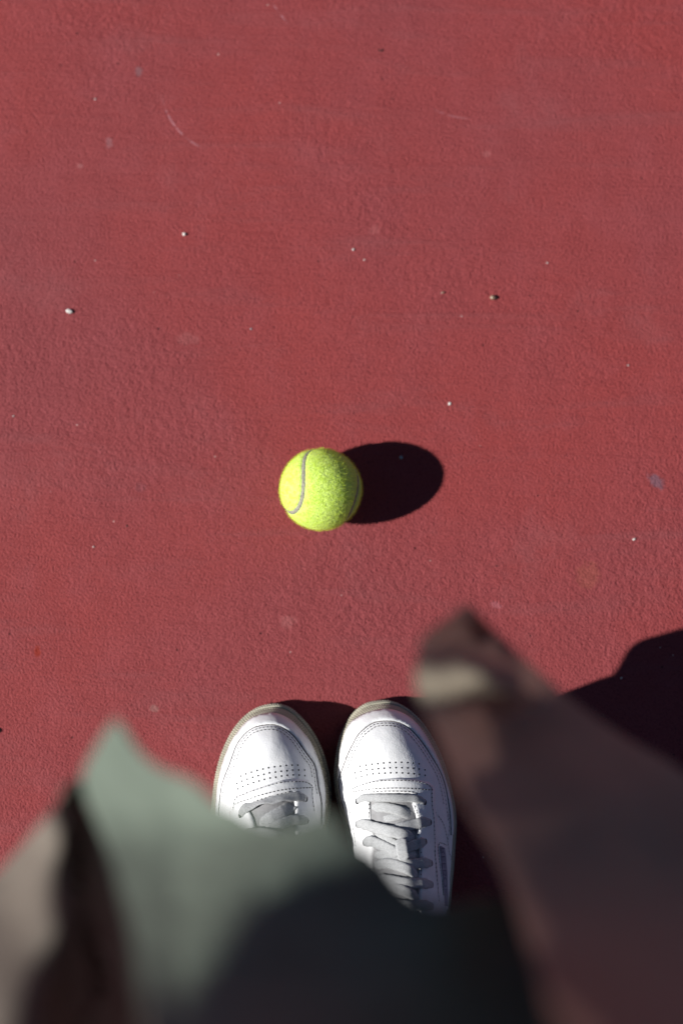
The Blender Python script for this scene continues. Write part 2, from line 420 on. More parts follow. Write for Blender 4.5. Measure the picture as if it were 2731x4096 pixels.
class Shoe:
    """one sneaker: outer and rim are the sole edge and the line where sole and upper meet, clockwise from the heel"""
    def __init__(s, name, label, outer, rim, side):
        s.side = side
        O = np.array([P(u, v, .010) for u, v in catmull(outer, 220, True)])[:, :2]
        Rm = np.array([P(u, v, .027) for u, v in catmull(rim, 220, True)])[:, :2]
        if ((O[:, 0] * np.roll(O[:, 1], -1) - np.roll(O[:, 0], -1) * O[:, 1]).sum()) < 0: O = O[::-1]
        if ((Rm[:, 0] * np.roll(Rm[:, 1], -1) - np.roll(Rm[:, 0], -1) * Rm[:, 1]).sum()) < 0: Rm = Rm[::-1]
        s.O, s.R = O, Rm
        s.ytoe, s.yheel = Rm[:, 1].max(), Rm[:, 1].min()
        s.base = thing(name, label, 'sneaker', (O[:, 0].mean(), (O[:, 1].max() + O[:, 1].min()) / 2, 0), 'pair of white sneakers')
        s.layers = []
        s.make_sole(); s.make_upper()

    def make_sole(s):
        O = s.O; n = len(O)
        R = np.array([s.R[np.argmin(((s.R - o) ** 2).sum(1))] for o in O])
        for _ in range(3): R = (np.roll(R, 1, 0) + R * 2 + np.roll(R, -1, 0)) / 4
        cen = O.mean(0); inn = (cen - O); inn /= np.linalg.norm(inn, axis=1)[:, None]
        rings = [(O + inn * .004, .0005), (O + inn * .0005, .0012), (O - inn * .0002, .004), (O - inn * .0003, .0095), (O + (R - O) * .30, .0155),
                 (O + (R - O) * .36, .0150), (O + (R - O) * .42, .0165), (O + (R - O) * .70, .0235), (R - (R - O) * .04, .0280), (R + inn * .0012, .0286), (R + inn * .004, .0270)]
        v = []; f = []
        for ring, z in rings: v += [(p[0], p[1], z) for p in ring]
        m = len(rings)
        for k in range(m - 1):
            for i in range(n):
                j = (i + 1) % n
                f.append((k * n + i, k * n + j, (k + 1) * n + j, (k + 1) * n + i))
        f.append(tuple(range(n))[::-1]); f.append(tuple(range((m - 1) * n, m * n)))
        me = mesh('sole', v, f)
        s.sole = link('sole', me, M_SOLE, s.base)
        # moulded dots round the sidewall
        dv = []; df = []
        for row, (lam, z) in enumerate(((.04, .0112), (.20, .0142), (.54, .0196), (.74, .0240), (.93, .0274))):
            C = resample(O + (R - O) * lam, 300, True)
            for i in range(300):
                a = C[i]; b = C[(i + 1) % 300]
                p = a + (b - a) * (.5 if row % 2 else 0)
                t = (b - a) / np.linalg.norm(b - a); nn = np.array([t[1], -t[0]])
                c3 = np.array([p[0], p[1], z]); T = np.array([t[0], t[1], 0]); No = np.array([nn[0] * .75, nn[1] * .75, .66])
                Bn = np.cross(No, T); k = len(dv); r = .00085
                for (x, y) in ((-1, 0), (0, -1), (1, 0), (0, 1)): dv.append(c3 + T * x * r + Bn * y * r - No * .0002)
                dv.append(c3 + No * .0010)
                df += [(k, k + 1, k + 4), (k + 1, k + 2, k + 4), (k + 2, k + 3, k + 4), (k + 3, k, k + 4)]
        d = link('sole_dot', mesh('sole_dot', dv, df, False), M_DOT, s.sole); d['kind'] = 'stuff'

    def height(s, y):
        t = s.ytoe - y
        return np.interp(t, [0, .02, .045, .065, .085, .12, .16, .20, .24, .29], [.046, .054, .0610, .0645, .069, .082, .098, .108, .104, .100])

    def make_upper(s):
        R = s.R; n = len(R)
        cen = R.mean(0)
        ys = np.linspace(s.yheel + .032, s.ytoe - .040, 60); mid = []
        for y in ys:
            xsn = []
            for i in range(n):
                a, b = R[i], R[(i + 1) % n]
                if (a[1] - y) * (b[1] - y) < 0: xsn.append(a[0] + (b[0] - a[0]) * (y - a[1]) / (b[1] - a[1]))
            mid.append((min(xsn) + max(xsn)) / 2)
        mid = np.convolve(np.pad(mid, 6, 'edge'), np.ones(13) / 13, 'valid')
        v = []; f = []; K = 30
        for k in range(K + 1):
            a = k / K; a = a ** 1.25
            for p in R:
                yc = min(max(p[1], ys[0]), ys[-1]); sp = np.array([np.interp(yc, ys, mid), yc])
                q = p + (sp - p) * a
                tt = s.ytoe - sp[1]; e1 = np.interp(tt, [.05, .11], [2.15, 1.5]); e2 = np.interp(tt, [.05, .11], [.74, .86])
                g = (1 - (1 - a) ** e1) ** e2
                v.append((q[0], q[1], .0265 + (s.height(sp[1]) - .0265) * g))
        for k in range(K):
            for i in range(n):
                j = (i + 1) % n
                f.append((k * n + i, k * n + j, (k + 1) * n + j, (k + 1) * n + i))
        me = mesh('upper', v, f)
        bm = bmesh.new(); bm.from_mesh(me); bmesh.ops.remove_doubles(bm, verts=bm.verts, dist=1e-5)
        bmesh.ops.recalc_face_normals(bm, faces=bm.faces); bm.to_mesh(me); bm.free()
        s.upper = link('upper', me, M_LEATHER, s.base)
        s.add_layer(me)

    def add_layer(s, me):
        s.layers.append(([v.co.copy() for v in me.vertices], [list(p.vertices) for p in me.polygons]))
        V = []; F = []
        for vv, ff in s.layers:
            k = len(V); V += vv; F += [[i + k for i in q] for q in ff]
        s.bvh = BVHTree.FromPolygons(V, F)

    def drop(s, u, v, z=.03):
        d = ray(u, v)
        h, nn, i, dist = s.bvh.ray_cast(Vector(CAM), Vector(d))
        if h is None or h.z < .024:
            h, nn, i, dist = s.bvh.find_nearest(Vector(P(u, v, z)))
        if nn.z < 0: nn = -nn
        return np.array(h), np.array(nn)

    def overlay(s, name, px, thick, step, material, parent=None, layer=True, edge=.55, skirt=.0006):
        v2, tri, rim = fill(px, step)
        top = []; bot = []
        for i, p in enumerate(v2):
            h, nn = s.drop(p[0], p[1])
            t = thick * (edge if i in rim else 1.0)
            top.append(h + nn * t); bot.append(h - nn * skirt)
        V = list(top); F = [t for t in tri]
        # orient up
        for t in F:
            a, b, c = (np.array(V[i]) for i in t)
            if np.cross(b - a, c - a)[2] < 0: t.reverse()
        from collections import Counter
        cnt = Counter()
        for t in F:
            for a, b in zip(t, t[1:] + t[:1]): cnt[(min(a, b), max(a, b))] += 1
        m = {}
        for t in list(F):
            for a, b in zip(t, t[1:] + t[:1]):
                if cnt[(min(a, b), max(a, b))] == 1:
                    for q in (a, b):
                        if q not in m: m[q] = len(V); V.append(bot[q])
                    F.append([b, a, m[a], m[b]])
        me = mesh(name, V, F)
        o = link(name, me, material, parent or s.base)
        if layer: s.add_layer(me)
        return o

    def path(s, px, spacing):
        pts = catmull(px, max(len(px) * 14, 30))
        W_ = []; Nn = []
        for u, v in pts:
            h, nn = s.drop(u, v); W_.append(h); Nn.append(nn)
        W_ = np.array(W_); Nn = np.array(Nn)
        L = np.r_[0, np.cumsum(np.linalg.norm(np.diff(W_, axis=0), axis=1))]
        k = max(2, int(L[-1] / spacing) + 1); t = np.linspace(0, L[-1], k)
        q = np.array([np.interp(t, L, W_[:, i]) for i in range(3)]).T
        nq = np.array([np.interp(t, L, Nn[:, i]) for i in range(3)]).T
        nq /= np.linalg.norm(nq, axis=1)[:, None]
        return q, nq

    def stitches(s, lines, parent, spacing=.0031, ln=.0011, wd=.00042):
        V = []; F = []; mi = []
        for px in lines:
            q, nq = s.path(px, spacing)
            for i in range(len(q)):
                t = q[min(i + 1, len(q) - 1)] - q[max(i - 1, 0)]; t = t / (np.linalg.norm(t) + 1e-12)
                nn = nq[i]; b = np.cross(nn, t); c = q[i]; k = len(V)
                # thread: a small rounded bar
                for e, hh in ((-1, -.0001), (-.6, .00038), (.6, .00038), (1, -.0001)):
                    V.append(c + t * ln * e + b * wd + nn * hh * .6); V.append(c + t * ln * e - b * wd + nn * hh * .6)
                F += [(k, k + 1, k + 3, k + 2), (k + 2, k + 3, k + 5, k + 4), (k + 4, k + 5, k + 7, k + 6)]; mi += [0, 0, 0]
                # needle hole between threads, its shade painted as a dark disc
                c2 = c + t * spacing * .5 + nn * .00012; k = len(V); r = .00052
                for a in range(6):
                    an = a * math.pi / 3
                    V.append(c2 + t * math.cos(an) * r * 1.15 + b * math.sin(an) * r)
                F.append(tuple(range(k, k + 6))); mi.append(1)
        me = mesh('stitching', V, F, False)
        o = link('stitching', me, [M_THREAD, M_HOLE_SHADE], parent)
        me.polygons.foreach_set('material_index', mi)
        o['kind'] = 'stuff'
        return o

    def holes(s, px, parent, r=.00072):
        V = []; F = []
        for u, v in px:
            h, nn = s.drop(u, v); t = np.cross(nn, [0, 1, 0]); t /= np.linalg.norm(t); b = np.cross(nn, t); k = len(V)
            for z, rr in ((.00010, r), (-.0005, r * .8)):
                for a in range(8): V.append(h + nn * z + t * math.cos(a * math.pi / 4) * rr + b * math.sin(a * math.pi / 4) * rr)
            F.append(tuple(range(k, k + 8)))  # flat dark disc painted as the shade of a punched hole
        o = link('perforation', mesh('perforation', V, F, False), M_HOLE_SHADE, parent); o['kind'] = 'stuff'

    def tube(s, name, px, r, material, parent, lift=0.0):
        q, nq = s.path(px, .0012)
        V = []; F = []
        for i in range(len(q)):
            t = q[min(i + 1, len(q) - 1)] - q[max(i - 1, 0)]; t /= np.linalg.norm(t) + 1e-12
            b = np.cross(nq[i], t)
            rr = r * (1 + .25 * math.sin(i * 2.3) * math.sin(i * .7))
            for a in range(6):
                an = a * math.pi / 3
                V.append(q[i] + nq[i] * (lift + math.sin(an) * rr) + b * math.cos(an) * rr)
        for i in range(len(q) - 1):
            for a in range(6):
                F.append((i * 6 + a, i * 6 + (a + 1) % 6, (i + 1) * 6 + (a + 1) % 6, (i + 1) * 6 + a))
        return link(name, mesh(name, V, F), material, parent)

    def lace(s, px, width, lifts, sag=0.0, material=None, name='lace', parent=None):
        """a flat lace: pixels of its centre line, width in metres, lift above the shoe at each given point"""
        n = 28
        pts = catmull(px, n)
        lf = np.interp(np.linspace(0, 1, n), np.linspace(0, 1, len(lifts)), lifts)
        C = []; NN = []
        for (u, v), l in zip(pts, lf):
            h, nn = s.drop(u, v); C.append(h); NN.append(nn)
        C = np.array(C); NN = np.array(NN)
        # a taut lace bridges dips
        for _ in range(6):
            NN[1:-1] = (NN[:-2] + NN[1:-1] * 2 + NN[2:]) / 4
            C[1:-1, 2] = np.maximum(C[1:-1, 2], (C[:-2, 2] + C[2:, 2]) / 2)
        V = []; F = []; cols = 7
        for i in range(n):
            t = C[min(i + 1, n - 1)] - C[max(i - 1, 0)]; t /= np.linalg.norm(t)
            nn = NN[i] / np.linalg.norm(NN[i]); b = np.cross(nn, t); b /= np.linalg.norm(b)
            e0 = min(i, n - 1 - i) / 3.0
            ww = width * .5 * (min(1.0, .62 + .38 * e0)) * (1 + .04 * math.sin(i * 1.9 + width * 9e3))
            for j in range(cols):
                x = -1 + 2 * j / (cols - 1)
                V.append(C[i] + nn * (lf[i] + (.0007 * max(0, 1 - x ** 4)) + .0003 + .00012 * math.sin(i * 2.1 + j * 3.3)) + b * x * ww)
            for j in range(cols):
                x = 1 - 2 * j / (cols - 1)
                V.append(C[i] + nn * (lf[i] - .0006 * math.sqrt(max(0, 1 - x * x)) - .0002) + b * x * ww)
        m = cols * 2
        for i in range(n - 1):
            for j in range(m):
                F.append((i * m + j, i * m + (j + 1) % m, (i + 1) * m + (j + 1) % m, (i + 1) * m + j))
        F.append(tuple(range(m))[::-1]); F.append(tuple(range((n - 1) * m, n * m)))
        return link(name, mesh(name, V, F), material or M_LACE, parent or s.base)

    def eyelets(s, px, parent):
        for u, v in px:
            h, nn = s.drop(u, v); t = np.cross(nn, [0, 1, 0]); t /= np.linalg.norm(t); b = np.cross(nn, t)
            V = []; F = []
            for a in range(12): V.append(h + nn * .00035 + t * math.cos(a * math.pi / 6) * .0019 + b * math.sin(a * math.pi / 6) * .0024)
            for a in range(12): V.append(h + nn * .00045 + t * math.cos(a * math.pi / 6) * .0012 + b * math.sin(a * math.pi / 6) * .0016)
            for a in range(12): F.append((a, (a + 1) % 12, 12 + (a + 1) % 12, 12 + a))
            F.append(tuple(range(12, 24)))
            link('eyelet', mesh('eyelet', V, F, False), M_HOLE_SHADE, parent)

def toe_poly(line, rim):
    a = catmull(line, 70); b = catmull(rim, 70); c = np.array([a[:, 0].mean(), a[:, 1].max() - 100])
    b = b + (c - b) / np.linalg.norm(c - b, axis=1)[:, None] * 4.0
    return [tuple(p) for p in a] + [tuple(p) for p in b][::-1]

def offset_px(line, d):
    p = catmull(line, 60); t = np.gradient(p, axis=0); t /= np.linalg.norm(t, axis=1)[:, None]
    return p + np.c_[t[:, 1], -t[:, 0]] * d

# --- right shoe
rO = [(1336,3101),(1346,3010),(1363,2941),(1391,2884),(1420,2844),(1463,2814),(1513,2803),(1548,2803),(1591,2814),(1641,2844),(1695,2898),(1749,2987),(1784,3076),(1809,3173),(1819,3230),(1823,3290),(1818,3395),(1809,3511),(1801,3594),
      (1790,3760),(1772,3960),(1730,4110),(1650,4175),(1560,4160),(1495,4060),(1465,3900),(1445,3720),(1410,3480),(1375,3300),(1345,3190)]
rR = [(1352,3101),(1360,3010),(1370,2965),(1391,2903),(1427,2869),(1470,2848),(1520,2836),(1570,2838),(1623,2859),(1670,2898),(1713,2959),(1749,3030),(1777,3101),(1798,3173),(1809,3230),(1813,3290),(1809,3395),(1800,3511),(1791,3594),
      (1778,3760),(1758,3950),(1718,4090),(1645,4145),(1570,4130),(1512,4040),(1482,3890),(1460,3720),(1426,3480),(1391,3300),(1362,3190)]
rs = Shoe('sneaker', 'white leather sneaker on the right, its grey laces fully in view', rO, rR, 1)
rM = [(1364,3240),(1353,3190),(1352,3130),(1363,3094),(1388,3026),(1409,2980),(1434,2937),(1463,2910),(1498,2889),(1548,2884),(1595,2891),(1634,2912),(1670,2948),(1702,2991),(1731,3037),(1763,3094),(1782,3155),(1792,3213),(1800,3279),(1801,3340)]
rRim = [(1357,3240),(1350,3180),(1350,3101),(1358,3010),(1369,2962),(1390,2902),(1427,2868),(1470,2847),(1520,2835),(1570,2837),(1623,2858),(1670,2897),(1714,2959),(1750,3030),(1778,3101),(1799,3173),(1810,3230),(1814,3290),(1813,3340)]
guard = rs.overlay('toe_guard', toe_poly(rM, rRim), .0013, 9, M_LEATHER)
rs.tube('cut_edge', rM, .00055, M_EDGE, guard, .0002)
rs.stitches([offset_px(rM, -9)[6:-4], offset_px(rM, -19)[10:-8]], guard)
r1 = [(337,798),(402,786),(468,776),(534,769),(599,762),(666,757),(732,755),(798,754),(865,758),(930,762),(994,771),
      (280,872),(342,855),(408,838),(474,832),(540,825),(605,820),(670,815),(737,814),(802,815),(867,817),(932,821),(996,829),(1060,839),
      (294,930),(352,911),(416,895),(481,883),(547,877),(613,875),(677,872),(742,871),(808,873),(873,877),(936,882),(999,889),(1062,900)]
rs.holes(R1(r1), rs.upper)
# tongue lies in the throat, under laces
rs.overlay('tongue', R2([(405,150),(950,150),(1010,400),(1040,900),(1040,1900),(420,1900),(420,900),(400,400)]), .0006, 12, M_TONGUE, None, True, .3)
outer = R2([(300,1900),(272,1200),(228,760),(200,560),(163,350),(155,150),(185,100)]) + R1([(300,1010),(400,968),(560,943),(750,934),(950,941),(1090,975),(1150,1030),(1162,1120)]) + \
        R2([(1185,230),(1208,450),(1218,700),(1230,1000),(1248,1200),(1272,1500),(1300,1900)])
inner = R2([(1010,1900),(1000,1500),(1000,1170),(1010,1050),(1015,910),(1000,800),(975,650),(995,540),(975,400),(930,270),(935,170),(880,148),(650,135),(450,138),(400,155),(425,230),(435,440),(450,590),(488,660),(480,780),(455,880),(460,1200),(470,1900)])
eyestay = rs.overlay('eyestay', outer + inner, .0023, 11, M_LEATHER)
rs.stitches([R1([(245,1050),(400,992),(560,962),(750,955),(950,965),(1080,1000),(1130,1045),(1140,1170)]),
             R1([(250,1085),(480,1052),(700,1042),(900,1047),(1125,1062)]),
             R1([(470,1085),(640,1076),(880,1081),(950,1100)]),
             R2([(172,150),(178,350),(217,560),(243,740)]), R2([(1163,60),(1165,230),(1190,450),(1200,700),(1212,1000),(1230,1200),(1248,1400)]),
             R2([(410,240),(412,330),(400,440)]), R2([(955,290),(1000,400)]), R2([(1020,560),(985,660)]), R2([(1030,820),(1045,910)]), R2([(1040,1040),(1025,1180)])], eyestay)
# quarter panel seams on the outer side
rs.stitches([R4([(480,0),(640,230),(720,480),(770,750),(800,950),(870,1090)]), R4([(780,10),(800,300),(775,580)]), R4([(550,2000),(500,1300),(460,950)])], rs.upper, .0029)
# window with the lettered label on the outer side
frame = R4([(535,780),(560,725),(660,735),(745,790),(775,950),(800,1300),(815,1900),(815,2300),(690,2300),(640,1800),(580,1250),(545,950)])
win = rs.overlay('label_window', frame, .0010, 5, M_LEATHER, None, True)
strip = R4([(572,800),(600,785),(690,840),(715,1000),(745,1400),(765,1900),(765,2200),(705,2200),(660,1750),(610,1250)])
lab = rs.overlay('label', strip, .0004, 4, M_LABELBG, win, True, .8)
rs.stitches([R4([(545,780),(570,722),(660,735),(735,775)]), R4([(535,790),(545,950),(570,1170),(600,1400),(640,1700),(660,1900)])], win, .0022, .0008, .0003)
fc = bpy.data.curves.new('lettering', 'FONT'); fc.body = 'REEBOK'; fc.size = 1.0
fo = bpy.data.objects.new('lettering_tmp', fc); COL.objects.link(fo)
dg = bpy.context.evaluated_depsgraph_get(); dg.update()
tm = bpy.data.meshes.new_from_object(fo.evaluated_get(dg))
tv = np.array([v.co[:] for v in tm.vertices]); tf = [tuple(p.vertices) for p in tm.polygons]
bpy.data.objects.remove(fo)
tv[:, 0] = (tv[:, 0] - tv[:, 0].min()) / (np.ptp(tv[:, 0])); tv[:, 1] = (tv[:, 1] - tv[:, 1].min()) / np.ptp(tv[:, 1])
V = []
for x, y, _ in tv:
    yy = 830 + x * 1150
    lx = np.interp(yy, [800, 1250, 1750, 2000], [582, 612, 662, 690]); rx = np.interp(yy, [800, 1000, 1400, 2000], [690, 712, 742, 764])
    u, v = R4([(rx - (rx - lx) * (.12 + .76 * y), yy)])[0]
    h, nn = rs.drop(u, v); V.append(h + nn * .00012)
link('lettering', mesh('lettering', V, tf, False), M_LETTER, lab)
rs.eyelets(R2([(266,228),(1075,236),(262,508),(1140,478),(352,728),(1083,712),(1155,972),(1165,1232)]), eyestay)
# laces, lower ones first
LW = .0078
rs.lace(R2([(430,300),(600,300),(800,350),(960,430)]), LW, [-.001, .0005, .001, -.002])
rs.lace(R2([(960,330),(780,400),(600,440),(470,470)]), LW * .8, [-.002, -.0005, -.0005, -.002])
rs.lace(R2([(268,228),(345,185),(500,185),(750,192),(930,196),(1030,212),(1078,240)]), LW * .78, [0, .0012, .0022, .0024, .0022, .0012, 0])
rs.lace(R2([(1142,480),(1040,480),(900,520),(760,555),(640,620)]), LW, [0, .0010, .0012, .0012, -.001])
rs.lace(R2([(262,508),(330,500),(480,535),(700,600),(860,650),(960,700)]), LW * 1.1, [0, .0012, .0028, .0042, .0034, -.001])
rs.lace(R2([(480,640),(560,650),(700,720),(760,780)]), LW * .8, [-.001, .0005, .001, .0005])
rs.lace(R2([(1083,712),(1000,735),(900,775),(760,830)]), LW, [0, .0012, .0018, .0015])
rs.lace(R2([(352,728),(440,705),(560,745),(680,810),(770,870)]), LW * 1.05, [0, .0012, .0022, .0024, .0018])
rs.lace(R2([(480,870),(620,870),(800,880),(920,870),(1015,910)]), LW * .9, [-.0005, .0008, .0012, .001, -.002])
rs.lace(R2([(1155,972),(1050,972),(900,985),(760,960),(640,930)]), LW, [0, .0012, .0018, .0018, .001])
rs.lace(R2([(480,1000),(640,975),(780,1010),(900,1075),(1000,1150)]), LW, [0, .0015, .0030, .0026, -.001])
rs.lace(R2([(1165,1232),(1030,1215),(850,1215),(700,1180),(520,1150)]), LW, [0, .0012, .0020, .0020, .001])
rs.lace(R2([(480,1250),(640,1230),(800,1290),(1000,1400)]), LW, [0, .0015, .0030, 0])
rs.lace(R2([(1175,1490),(1030,1475),(850,1480),(520,1420)]), LW, [0, .0012, .0020, .001])
loop = rs.lace(R2([(795,690),(810,760),(822,850),(832,945)]), .0092, [.0042, .0058, .0058, .0030], material=M_LACE, name='tongue_loop')

# --- left shoe
lO = [(847,3214),(860,3115),(880,3032),(910,2959),(946,2900),(989,2856),(1036,2828),(1082,2817),(1122,2818),(1162,2833),(1205,2870),(1248,2923),(1284,2989),(1307,3059),(1321,3125),(1325,3200),
      (1312,3300),(1290,3440),(1265,3600),(1250,3800),(1235,3960),(1195,4110),(1115,4180),(1030,4165),(960,4080),(915,3920),(880,3740),(852,3560),(840,3400),(841,3300)]
lR = [(863,3200),(873,3125),(893,3045),(923,2972),(959,2916),(1002,2873),(1049,2855),(1095,2851),(1128,2860),(1162,2880),(1201,2916),(1238,2962),(1264,3016),(1284,3072),(1298,3132),(1304,3191),
      (1296,3290),(1275,3430),(1250,3600),(1234,3800),(1218,3950),(1180,4085),(1108,4148),(1038,4135),(976,4060),(932,3910),(896,3735),(868,3560),(856,3400),(857,3300)]
ls = Shoe('sneaker', 'white leather sneaker on the left, its rear covered by the coat', lO, lR, -1)
lM = [(872,3330),(876,3241),(881,3181),(888,3138),(900,3105),(916,3065),(929,3029),(939,2999),(953,2969),(973,2943),(999,2919),(1036,2904),(1075,2899),(1112,2903),(1148,2921),(1182,2953),(1208,2989),(1231,3022),(1254,3052),(1264,3085),(1269,3125),(1276,3165),(1285,3211),(1285,3300)]
lRim = [(858,3330),(861,3241),(863,3200),(872,3125),(892,3045),(922,2972),(958,2916),(1002,2872),(1049,2854),(1095,2850),(1128,2859),(1163,2879),(1202,2916),(1239,2962),(1265,3016),(1285,3072),(1299,3132),(1304,3191),(1298,3300)]
lguard = ls.overlay('toe_guard', toe_poly(lM, lRim), .0013, 9, M_LEATHER)
ls.tube('cut_edge', lM, .00055, M_EDGE, lguard, .0002)
ls.stitches([offset_px(lM, -9)[8:-8], offset_px(lM, -19)[12:-12]], lguard)
l1 = [(400,918),(463,892),(530,870),(599,850),(669,833),(737,817),(808,806),(879,798),(949,790),(1019,786),(1089,786),
      (356,1006),(417,979),(480,955),(545,933),(612,912),(680,897),(747,879),(818,870),(888,860),(957,854),(1028,846),(1099,844),(1170,845),
      (368,1072),(428,1042),(490,1018),(555,996),(621,977),(686,958),(755,941),(823,931),(892,918),(961,909),(1033,903),(1105,905),(1173,912)]
ls.holes(L3(l1), ls.upper)
ls.overlay('tongue', L3([(470,1290),(1050,1130),(1060,1500),(1075,2200),(520,2200),(560,1600)]), .0006, 12, M_TONGUE, None, True, .3)
louter = L3([(300,2200),(280,1700),(283,1350),(298,1220),(335,1165),(500,1095),(700,1030),(870,975),(1050,952),(1190,968),(1272,1020),(1278,1150),(1295,1350),(1325,1700),(1345,2200)])
linner = L3([(1060,2200),(1052,1700),(1046,1450),(1044,1230),(1050,1140),(1000,1125),(800,1165),(620,1215),(490,1265),(510,1330),(560,1430),(585,1530),(560,1900),(540,2200)])
leye = ls.overlay('eyestay', louter + linner, .0023, 11, M_LEATHER)
ls.stitches([L3([(310,1320),(322,1220),(350,1180),(500,1112),(700,1045),(870,998),(1050,985),(1180,990),(1240,1020)]),
             L3([(320,1260),(480,1200),(700,1130),(900,1085),(1080,1065),(1250,1055)]),
             L3([(500,1255),(620,1205),(800,1150),(1000,1105),(1060,1108)]),
             L3([(1262,1060),(1268,1200),(1290,1350)])], leye)
ls.eyelets(L3([(400,1385),(1185,1192),(420,1640),(1200,1460)]), leye)
ls.lace(L3([(1045,1270),(900,1350),(760,1430),(640,1520)]), LW * 1.3, [-.001, .0005, .0008, -.001])
ls.lace(L3([(400,1385),(450,1315),(600,1270),(800,1215),(1000,1170),(1110,1165),(1187,1192)]), LW * 1.0, [0, .0012, .0022, .0024, .0022, .0012, 0])
ls.lace(L3([(1200,1460),(1040,1440),(860,1500),(700,1580)]), LW, [0, .0012, .0018, .0005])
ls.lace(L3([(420,1640),(560,1600),(760,1620),(1000,1720)]), LW, [0, .0015, .0035, 0])
ls.lace(L3([(1220,1760),(1040,1740),(800,1790),(600,1850)]), LW, [0, .0012, .002, .001])
ls.lace(L3([(430,1900),(600,1860),(800,1900),(1050,2000)]), LW, [0, .0015, .0035, 0])

# ------------------------------------------------------------------ the person and the long coat
person = thing('person', 'person in a long grey-green coat, blurred coat front hanging over the white sneakers', 'person', (-.005, -.39, 0))

def rbf(ctrl):
    C = np.array(ctrl, float); X = C[:, :2] / 1000; z = C[:, 2]; n = len(X)
    D = np.linalg.norm(X[:, None] - X[None], axis=2)
    K = np.where(D > 0, D ** 2 * np.log(D + 1e-12), 0) + np.eye(n) * 5e-4
    A = np.zeros((n + 3, n + 3)); A[:n, :n] = K; A[:n, n] = 1; A[:n, n + 1:] = X; A[n, :n] = 1; A[n + 1:, :n] = X.T
    w_ = np.linalg.solve(A, np.r_[z, 0, 0, 0])
    def f(u, v):
        d = np.linalg.norm(X - np.array([u, v]) / 1000, axis=1)
        return float((np.where(d > 0, d ** 2 * np.log(d + 1e-12), 0) * w_[:n]).sum() + w_[n] + w_[n + 1] * u / 1000 + w_[n + 2] * v / 1000)
    return f

def panel(name, edge, ctrl, material, parent, step=45, lining=None, thick=.0025, wav=0.0, func=None):
    """a hanging sheet of coat cloth; edge and inner control spots carry their height above the court"""
    e = catmull(edge, max(80, len(edge) * 8), True)
    f = func or rbf([tuple(p) for p in edge] + list(ctrl))
    v2, tri, rim = fill([tuple(p[:2]) for p in e], step)
    V = []
    for p in v2:
        z = f(p[0], p[1]) + wav * math.sin(p[0] / 140 + p[1] / 210) * math.sin(p[1] / 170)
        V.append(P(p[0], p[1], max(.06, z)))
    for t in tri:
        a, b, c = (V[i] for i in t)
        if np.cross(b - a, c - a)[2] < 0: t.reverse()
    me = mesh(name, V, tri)
    o = link(name, me, material, parent)
    me.update()
    if lining is None: return o
    nv = np.array([v.normal[:] for v in me.vertices])
    V2 = [np.array(v) - nn * thick for v, nn in zip(V, nv)]
    from collections import Counter
    cnt = Counter()
    for t in tri:
        for a, b in zip(t, t[1:] + t[:1]): cnt[(min(a, b), max(a, b))] += 1
    F2 = [t[::-1] for t in tri]; V3 = list(V2); m = {}
    for t in tri:
        for a, b in zip(t, t[1:] + t[:1]):
            if cnt[(min(a, b), max(a, b))] == 1:
                for q in (a, b):
                    if q not in m: m[q] = len(V3); V3.append(V[q])
                F2.append((b, a, m[a], m[b]))
    link('lining', mesh('lining', V3, [tuple(x) for x in F2]), lining or material, o)
    return o

# front of the coat: sunlit on the left, rounding away from the sun to the right
front_edge = [(330,3140,0.552),(372,3010,0.556),(440,2900,0.560),(468,2880,0.562),(505,2930,0.568),(560,3010,0.572),(640,3072,.57),(735,3108,.57),(805,3150,.57),(860,3205,0.580),(940,3233,0.588),(1031,3283,0.596),(1137,3299,0.601),(1235,3270,0.601),(1305,3255,0.592),(1390,3346,0.560),(1480,3398,0.536),(1543,3452,0.520),(1592,3523,0.520),(1677,3596,0.520),(1800,3618,0.520),(1960,3590,0.528),(2120,3640,0.552),
              (2350,3900,0.601),(2500,4250,0.682),(2350,4750,0.827),(1800,4900,0.925),(1100,4950,0.981),(700,4700,0.925),(600,4300,0.803),(560,3950,0.714),(520,3700,0.657),(430,3400,0.601)]
def front_height(u, v):
    """the cloth climbs to a rounded ridge that runs back to the hip, then falls away to the right"""
    ridge = np.interp(v, [2900, 3250, 3340, 3420, 3500, 3600, 3700, 3900, 4100, 4900], [1330, 1330, 1290, 1210, 1110, 1000, 920, 815, 740, 620])
    top = np.interp(v, [2850, 3300, 3600, 3900, 4300, 4900], [.605, .630, .655, .688, .742, .860])
    d = u - ridge; soft = 190.0
    fall = soft * np.logaddexp(0, d / soft)                # smooth max(d, 0)
    z = top + .000105 * (d - fall) - .000125 * fall
    z += .000045 * max(0, 700 - u)                         # flattens towards the left edge
    return float(z + .004 * math.sin(u / 150 + v / 260) * math.sin(v / 190 + .6))
coat = panel('coat', front_edge, None, M_COAT, person, 34, M_LINING, .003, 0.0, front_height)
coat['label'] = 'grey-green coat front, sunlit on its left and dark towards the right'
